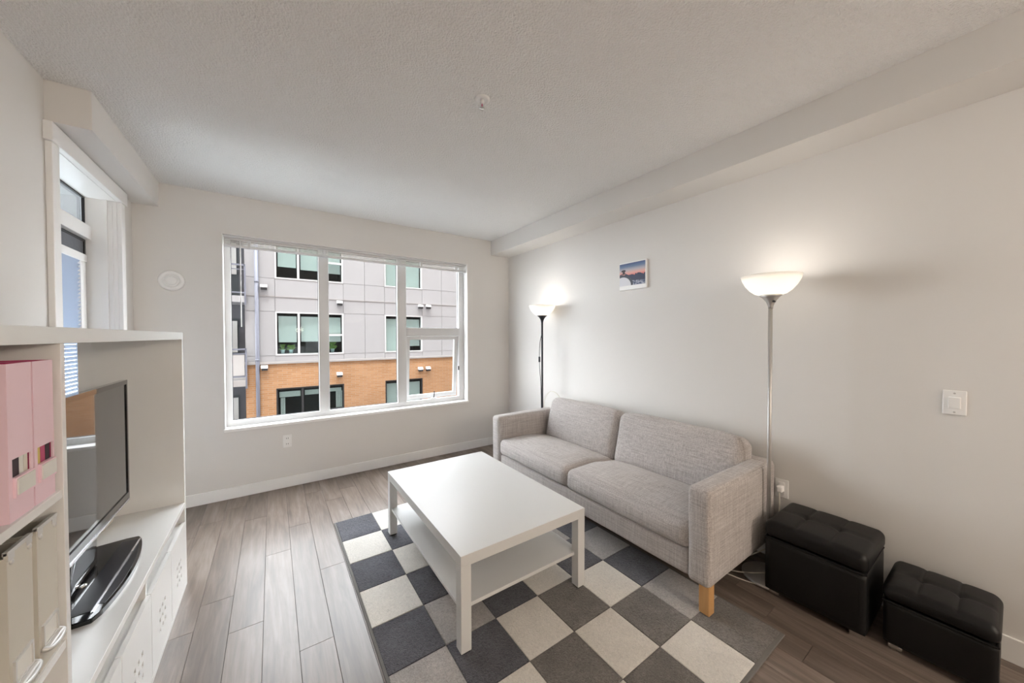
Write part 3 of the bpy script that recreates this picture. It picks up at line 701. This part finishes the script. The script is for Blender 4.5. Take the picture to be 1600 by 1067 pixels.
# ------------------------------------------------------------------ television bookcase
BX0, BX1 = -0.795, -0.415
BY0, BYD0, BYD1, BY1 = 0.925, 1.290, 1.310, 2.668
bc = thing('bookcase', 'white television bookcase with cubes and perforated doors along the left wall', 'bookcase', ((BX0+BX1)/2, 1.8, 0))
L_ = 'lacquer_white'
obj('top_panel', box(BX0, BX1, BY0, BY1, 1.389, 1.428, bev=0.001), L_, bc)
obj('side_panel', box(BX0, BX1, BY1-0.030, BY1, 0.0, 1.389, bev=0.001), L_, bc)
obj('side_panel', box(BX0, BX1, BY0, BY0+0.036, 0.0, 1.389, bev=0.001), L_, bc)
obj('divider', box(BX0, BX1, BYD0, BYD1, 0.02, 1.389, bev=0.001), L_, bc)
for z in (1.021, 0.658, 0.30): obj('shelf', box(BX0, BX1-0.002, BY0+0.036, BYD0, z, z+0.020, bev=0.001), L_, bc)
obj('television_shelf', box(BX0, BX1, BYD1, BY1-0.030, 0.450, 0.476, bev=0.001), L_, bc)
obj('niche_shelf', box(BX0, BX1-0.018, BYD1, BY1-0.030, 0.340, 0.360), L_, bc)
obj('niche_divider', box(BX0, BX1-0.012, 1.955, 1.973, 0.360, 0.450), L_, bc)
obj('back_panel', box(BX0, BX0+0.006, BYD1, BY1-0.030, 0.02, 0.450), L_, bc)
obj('bottom_panel', box(BX0, BX1, BY0+0.036, BY1-0.030, 0.0, 0.022), L_, bc)
def perforated_door(y0, y1):
    """door front in the yz plane with a 3 x 3 grid of square holes cut through"""
    xa, xb = BX1-0.016, BX1; z0, z1 = 0.024, 0.366; yc, zc = (y0+y1)/2, 0.172; p_, h_ = 0.043, 0.009
    ysn = [y0] + [v for q in (-1, 0, 1) for v in (yc+q*p_-h_, yc+q*p_+h_)] + [y1]
    zsn = [z0] + [v for q in (-1, 0, 1) for v in (zc+q*p_-h_, zc+q*p_+h_)] + [z1]
    bm = bmesh.new()
    for i in range(7):
        for j in range(7):
            if i % 2 == 1 and j % 2 == 1: continue
            box(xa, xb, ysn[i], ysn[i+1], zsn[j], zsn[j+1], bm=bm)
    bmesh.ops.remove_doubles(bm, verts=bm.verts, dist=1e-5)
    # drop inner double faces
    seen = {}
    for f_ in bm.faces: seen.setdefault(tuple(sorted(v.index for v in f_.verts)), []).append(f_)
    bmesh.ops.delete(bm, geom=[f_ for l in seen.values() if len(l) > 1 for f_ in l], context='FACES')
    d = obj('door', bm, L_, bc)
    obj('hole_shade', box(xa-0.004, xa-0.002, yc-0.07, yc+0.07, zc-0.07, zc+0.07), 'gasket', d)  # black plate put behind the holes to imitate the shade inside
    return d
for a, b_ in ((2.312, 2.637), (1.976, 2.306), (1.642, 1.970), (1.312, 1.636)): perforated_door(a, b_)

# things on the shelves
def magazine_file(y0, y1, label, stack):
    x1 = -0.424; x0 = x1-0.25; z0 = 1.041; z1 = 1.352
    t = thing('magazine_file', label, 'magazine file', ((x0+x1)/2, (y0+y1)/2, z0))
    sl0, sl1 = z0+0.085, z0+0.122; ya, yb = y0+0.012, y1-0.006
    obj('front', boxes([(x1-0.003, x1, y0, y1, z0, sl0), (x1-0.003, x1, y0, y1, sl1, z1), (x1-0.003, x1, y0, ya, sl0, sl1), (x1-0.003, x1, yb, y1, sl0, sl1)]), 'pink_card', t)
    for yy in (y0, y1-0.003):
        bm = bmesh.new(); pts = [(x0, z0), (x1-0.003, z0), (x1-0.003, z1), (x1-0.09, z1), (x0, z0+0.14)]
        a_ = [bm.verts.new((x, yy, z)) for x, z in pts]; c_ = [bm.verts.new((x, yy+0.003, z)) for x, z in pts]
        bm.faces.new(a_); bm.faces.new(c_)
        for i in range(5): bm.faces.new((a_[i], a_[(i+1) % 5], c_[(i+1) % 5], c_[i]))
        obj('side', bm, 'pink_inside' if yy > y0 else 'pink_card', t)
    obj('bottom', box(x0, x1-0.003, y0+0.003, y1-0.003, z0, z0+0.003), 'pink_inside', t)
    lh = obj('label_holder', boxes([(x1, x1+0.004, y0+0.012, y1-0.004, z0+0.045, z0+0.085)]), 'pink_card', t)
    obj('label_card', box(x1+0.004, x1+0.006, y0+0.016, y1-0.008, z0+0.050, z0+0.082), 'paper', lh)
    yy = y0+0.006; tot = sum(q[1] for q in stack)
    for m_, wt, lab in stack:
        th = (y1-y0-0.012)*wt/tot
        tag(obj('magazine', box(x0+0.02, x1-0.0045, yy, yy+th-0.0015, z0+0.003, z1-0.014), m_, None, origin=((x0+x1)/2, yy, z0+0.003)), lab, 'magazine', 'magazines in the pink files')
        yy += th
magazine_file(1.196, 1.278, 'pink magazine file beside the bookcase divider, yellow magazine in its slot', [('paper_yellow', 3, 'yellow magazine showing through the slot of a pink file'), ('pink_inside', 2, 'crimson magazine in the pink file beside the bookcase divider'), ('paper_dark', 2, 'dark magazine against the right side of the pink file beside the divider')])
magazine_file(1.106, 1.190, 'pink magazine file with white pages behind its label slot', [('paper_dark', 4, 'black magazine next to white ones in a pink file'), ('paper', 1.5, 'white magazine right beside the black one in a pink file'), ('cream_plastic', 1.5, 'cream magazine between white one and side of a pink file')])
def beige_box(y0, y1, label):
    x1 = -0.422; x0 = x1-0.26; z0 = 0.678; z1 = 0.992
    t = thing('document_box', label, 'box', ((x0+x1)/2, (y0+y1)/2, z0))
    obj('body', boxes([(x1-0.004, x1, y0, y1, z0, z1), (x0, x0+0.004, y0, y1, z0, z1-0.1), (x0, x1-0.004, y0, y0+0.004, z0, z1-0.01), (x0, x1-0.004, y1-0.004, y1, z0, z1-0.01), (x0, x1-0.004, y0+0.004, y1-0.004, z0, z0+0.004)]), 'beige_card', t)
    obj('edge_trim', box(x1-0.006, x1+0.002, y0, y1, z1-0.006, z1+0.002, bev=0.001), 'brushed', t)
    for yy in (y0+0.012, y1-0.012):
        obj('rivet', lathe([(0.0055, -0.002), (0.0055, 0.002), (0.003, 0.0035), (0.0001, 0.0035)], (x1, yy, z1-0.022), 12, axis='X'), 'brushed', t, True)
        obj('corner_clip', box(x1-0.001, x1+0.0015, yy-0.010, yy+0.010, z1-0.018, z1-0.002, bev=0.0005), 'brushed', t)
    yc = (y0+y1)/2
    lh = obj('label_frame', ring_yz(yc-0.032, yc+0.032, z0+0.045, z0+0.095, x1, x1+0.004, 0.004), 'brushed', t)
    obj('label_card', box(x1, x1+0.0015, yc-0.028, yc+0.028, z0+0.049, z0+0.091), 'paper', lh)
    obj('pull', tube([(x1+0.001, yc-0.033, z0+0.045), (x1+0.012, yc-0.033, z0+0.040), (x1+0.014, yc, z0+0.036), (x1+0.012, yc+0.033, z0+0.040), (x1+0.001, yc+0.033, z0+0.045)], 0.005, 8, 2), 'brushed', lh, True)
    obj('pull_plate', box(x1+0.001, x1+0.014, yc-0.033, yc+0.033, z0+0.034, z0+0.046, bev=0.004), 'brushed', lh)
beige_box(1.190, 1.274, 'beige document box with metal pull beside the bookcase divider')
beige_box(1.088, 1.172, 'beige document box with metal pull, second from the bookcase divider')

# ------------------------------------------------------------------ television
TVX = -0.575; tvy0, tvy1, tvz0, tvz1 = 1.440, 2.420, 0.622, 1.199
tv = thing('television', 'black flat screen television on a glossy stand in the bookcase', 'television', (-0.57, 1.985, 0.476))
cabm = ring_yz(tvy0, tvy1, tvz0, tvz1, TVX-0.022, TVX, (0.022, 0.014, 0.040, 0.020))
obj('bezel', cabm, 'gloss_black', tv)
obj('screen', box(TVX-0.012, TVX-0.004, tvy0+0.022, tvy1-0.014, tvz0+0.040, tvz1-0.020), 'screen', tv)
obj('bottom_strip', box(TVX-0.004, TVX+0.003, tvy0+0.01, tvy1-0.01, tvz0+0.002, tvz0+0.010), 'silver_strip', tv)
obj('back_shell', softbox(TVX-0.085, TVX-0.022, tvy0+0.02, tvy1-0.02, tvz0+0.02, tvz1-0.02, 0.02, (6, 12, 12)), 'dark_plastic', tv, True)
obj('neck', softbox(TVX-0.055, TVX-0.01, 1.84, 2.09, 0.494, 0.66, 0.012, (6, 8, 8)), 'gloss_black', tv, True)
bs_ = []
for i in range(17):     # front arc of the boat-shaped stand
    t_ = i/16; yy = 1.690+t_*0.585; bs_.append((-0.500+0.042*math.sin(PI*t_)**0.7 + 0.02*(1-t_)-0.012, yy))
poly = bs_ + [(-0.55, 2.278), (-0.655, 2.26), (-0.70, 2.16), (-0.70, 1.81), (-0.655, 1.71), (-0.55, 1.688)]
st = obj('stand_base', prism(poly, 0.476, 0.493, bev=0.003), 'gloss_black', tv)
obj('speckled_inlay', prism([(-0.505, 1.735), (-0.505, 2.235), (-0.560, 2.245), (-0.560, 1.73)], 0.4925, 0.4945), 'speckle_black', st)
obj('silver_line', box(-0.505, -0.4985, 1.725, 2.242, 0.4925, 0.4955), 'silver_strip', st)
obj('speckled_inlay', prism([(x-0.010, y) for x, y in bs_[2:15]] + [(-0.4985, 2.20), (-0.4985, 1.77)], 0.4925, 0.4942), 'speckle_black', st)
obj('badge', lathe([(0.014, 0.0), (0.014, 0.004), (0.009, 0.006), (0.0001, 0.006)], (-0.585, 1.93, 0.492), 20), 'chrome', st, True)
tag(obj('cream_box', softbox(-0.775, -0.665, 2.44, 2.575, 0.476, 0.560, 0.015, (6, 8, 6)), 'cream_plastic', None, True, origin=(-0.72, 2.51, 0.476)), 'small cream plastic box on the shelf behind the television', 'box')

# ================================================================== WALL AND CEILING FITTINGS
t = thing('light_switch', 'white square rocker light switch on the right wall', 'light switch', (XR, 0.164, 1.09))
obj('plate', box(XR-0.007, XR, 0.129, 0.199, 1.033, 1.146, bev=0.003), 'plastic_white', t)
obj('rocker', box(XR-0.013, XR-0.006, 0.146, 0.182, 1.062, 1.116, bev=0.003), 'plastic_white', t)
for z in (1.046, 1.133): obj('screw', lathe([(0.004, -0.001), (0.004, 0.001)], (XR-0.0075, 0.164, z), 10, axis='X'), 'grey_metal', t)
t = thing('wall_outlet', 'white wall outlet with a plug in it beside the sofa back', 'outlet', (XR, 0.822, 0.455))
obj('plate', box(XR-0.006, XR, 0.787, 0.857, 0.397, 0.511, bev=0.003), 'plastic_white', t)
for z in (0.428, 0.480): obj('socket', box(XR-0.008, XR-0.005, 0.806, 0.838, z-0.014, z+0.014, bev=0.002), 'plastic_white', t)
t = thing('wall_outlet', 'white wall outlet on the wall below the window', 'outlet', (0.105, YW, 0.43))
obj('plate', box(0.070, 0.140, YW-0.006, YW, 0.372, 0.487, bev=0.003), 'plastic_white', t)
for z in (0.404, 0.456):
    so = obj('socket', box(0.089, 0.121, YW-0.008, YW-0.005, z-0.014, z+0.014, bev=0.002), 'plastic_white', t)
    obj('slot', boxes([(0.097, 0.100, YW-0.0085, YW-0.0075, z-0.005, z+0.007), (0.110, 0.113, YW-0.0085, YW-0.0075, z-0.005, z+0.007)]), 'gasket', so)
t = thing('wall_vent', 'round white wall vent between the patio door and the window', 'vent', (-0.660, YW, 1.853))
c_ = (-0.660, YW, 1.853)
obj('outer_ring', lathe([(0.052, -0.004), (0.056, -0.012), (0.070, -0.014), (0.078, -0.006), (0.080, 0.0), (0.052, 0.0)], c_, 48, axis='Y'), 'plastic_white', t, True)
obj('inner_disc', lathe([(0.0001, -0.017), (0.030, -0.017), (0.034, -0.014), (0.035, -0.007), (0.039, -0.007), (0.042, -0.012), (0.047, -0.010), (0.048, 0.0)], c_, 48, axis='Y'), 'plastic_white', t, True)
t = thing('sprinkler_head', 'small white fire sprinkler hanging from the ceiling', 'sprinkler', (0.902, 1.577, H-0.05))
c_ = (0.902, 1.577, H)
obj('escutcheon', lathe([(0.040, 0.0), (0.040, -0.003), (0.032, -0.010), (0.024, -0.006), (0.018, -0.004), (0.0001, -0.003)], c_, 32), 'plastic_white', t, True)
obj('frame', lathe([(0.010, -0.002), (0.011, -0.020), (0.006, -0.024), (0.0001, -0.024)], c_, 16), 'plastic_white', t, True)
obj('fork', boxes([(0.891, 0.894, 1.575, 1.579, H-0.046, H-0.018), (0.910, 0.913, 1.575, 1.579, H-0.046, H-0.018)]), 'chrome', t)
obj('bulb', lathe([(0.0025, -0.024), (0.003, -0.034), (0.0025, -0.045)], c_, 10), 'pink_inside', t, True)
obj('deflector', lathe([(0.0001, -0.045), (0.014, -0.046), (0.014, -0.049), (0.0001, -0.050)], c_, 16), 'chrome', t, True)

# picture: small photo print on a white block
def picture_mat():
    m, nt, b = nodes('photo_print'); N = nt.nodes.new; L = nt.links.new
    tc = N('ShaderNodeTexCoord'); sp = N('ShaderNodeSeparateXYZ'); L(tc.outputs['Generated'], sp.inputs[0])
    def math_(op, a, b_=None):
        n = N('ShaderNodeMath'); n.operation = op
        for i, v in enumerate((a, b_)):
            if v is None: continue
            if isinstance(v, (int, float)): n.inputs[i].default_value = v
            else: L(v, n.inputs[i])
        return n.outputs[0]
    u = math_('SUBTRACT', 1.0, sp.outputs[1]); v = sp.outputs[2]      # u: left to right as seen
    sky = N('ShaderNodeValToRGB'); e = sky.color_ramp.elements
    e[0].position = 0.40; e[0].color = (0.75, 0.10, 0.12, 1); e[1].position = 1.0; e[1].color = (0.05, 0.09, 0.22, 1)
    for p_, c_ in ((0.56, (0.80, 0.42, 0.36, 1)), (0.70, (0.50, 0.45, 0.48, 1)), (0.85, (0.14, 0.21, 0.36, 1))):
        q = sky.color_ramp.elements.new(p_); q.color = c_
    L(v, sky.inputs[0])
    def mix(fac, a, b_):
        n = N('ShaderNodeMix'); n.data_type = 'RGBA'; L(fac, n.inputs['Factor'])
        for s_, x in (('A', a), ('B', b_)):
            if isinstance(x, tuple): n.inputs[s_].default_value = x
            else: L(x, n.inputs[s_])
        return n.outputs['Result']
    n1 = N('ShaderNodeTexNoise'); n1.noise_dimensions = '1D'; n1.inputs['Scale'].default_value = 6; L(u, n1.inputs['W'])
    ridge = math_('ADD', 0.34, math_('MULTIPLY', n1.outputs['Fac'], 0.30))
    col = mix(math_('LESS_THAN', v, ridge), sky.outputs[0], (0.012, 0.018, 0.06, 1))
    n2 = N('ShaderNodeTexNoise'); n2.inputs['Scale'].default_value = 14; L(tc.outputs['Generated'], n2.inputs[0])
    fg = N('ShaderNodeValToRGB'); e = fg.color_ramp.elements; e[0].position = 0.4; e[0].color = (0.03, 0.05, 0.12, 1); e[1].position = 0.62; e[1].color = (0.38, 0.40, 0.50, 1); L(n2.outputs['Fac'], fg.inputs[0])
    col = mix(math_('LESS_THAN', v, math_('ADD', 0.24, math_('MULTIPLY', u, -0.06))), col, fg.outputs[0])
    def ell(cu, cv, ru, rv):
        a = math_('POWER', math_('ABSOLUTE', math_('DIVIDE', math_('SUBTRACT', u, cu), ru)), 2.0)
        b2 = math_('POWER', math_('ABSOLUTE', math_('DIVIDE', math_('SUBTRACT', v, cv), rv)), 2.0)
        return math_('LESS_THAN', math_('ADD', a, b2), 1.0)
    col = mix(ell(0.14, 0.05, 0.40, 0.44), col, (0.03, 0.035, 0.06, 1))
    col = mix(ell(0.12, 0.0, 0.34, 0.40), col, (0.70, 0.70, 0.74, 1))
    col = mix(ell(0.16, 0.68, 0.09, 0.05), col, (0.02, 0.015, 0.02, 1)); col = mix(ell(0.17, 0.60, 0.045, 0.09), col, (0.03, 0.015, 0.02, 1)); col = mix(ell(0.16, 0.55, 0.10, 0.02), col, (0.03, 0.015, 0.02, 1))
    L(col, b.inputs['Base Color']); b.inputs['Roughness'].default_value = 0.35
picture_mat()
t = thing('wall_picture', 'small sunset mountain photo print on a white block above the sofa', 'picture', (XR, 1.901, 1.805))
obj('block', box(XR-0.020, XR-0.0005, 1.765, 2.038, 1.805, 2.046, bev=0.001), 'plastic_white', t)
obj('print', box(XR-0.0215, XR-0.020, 1.777, 2.036, 1.842, 2.036), 'photo_print', t)
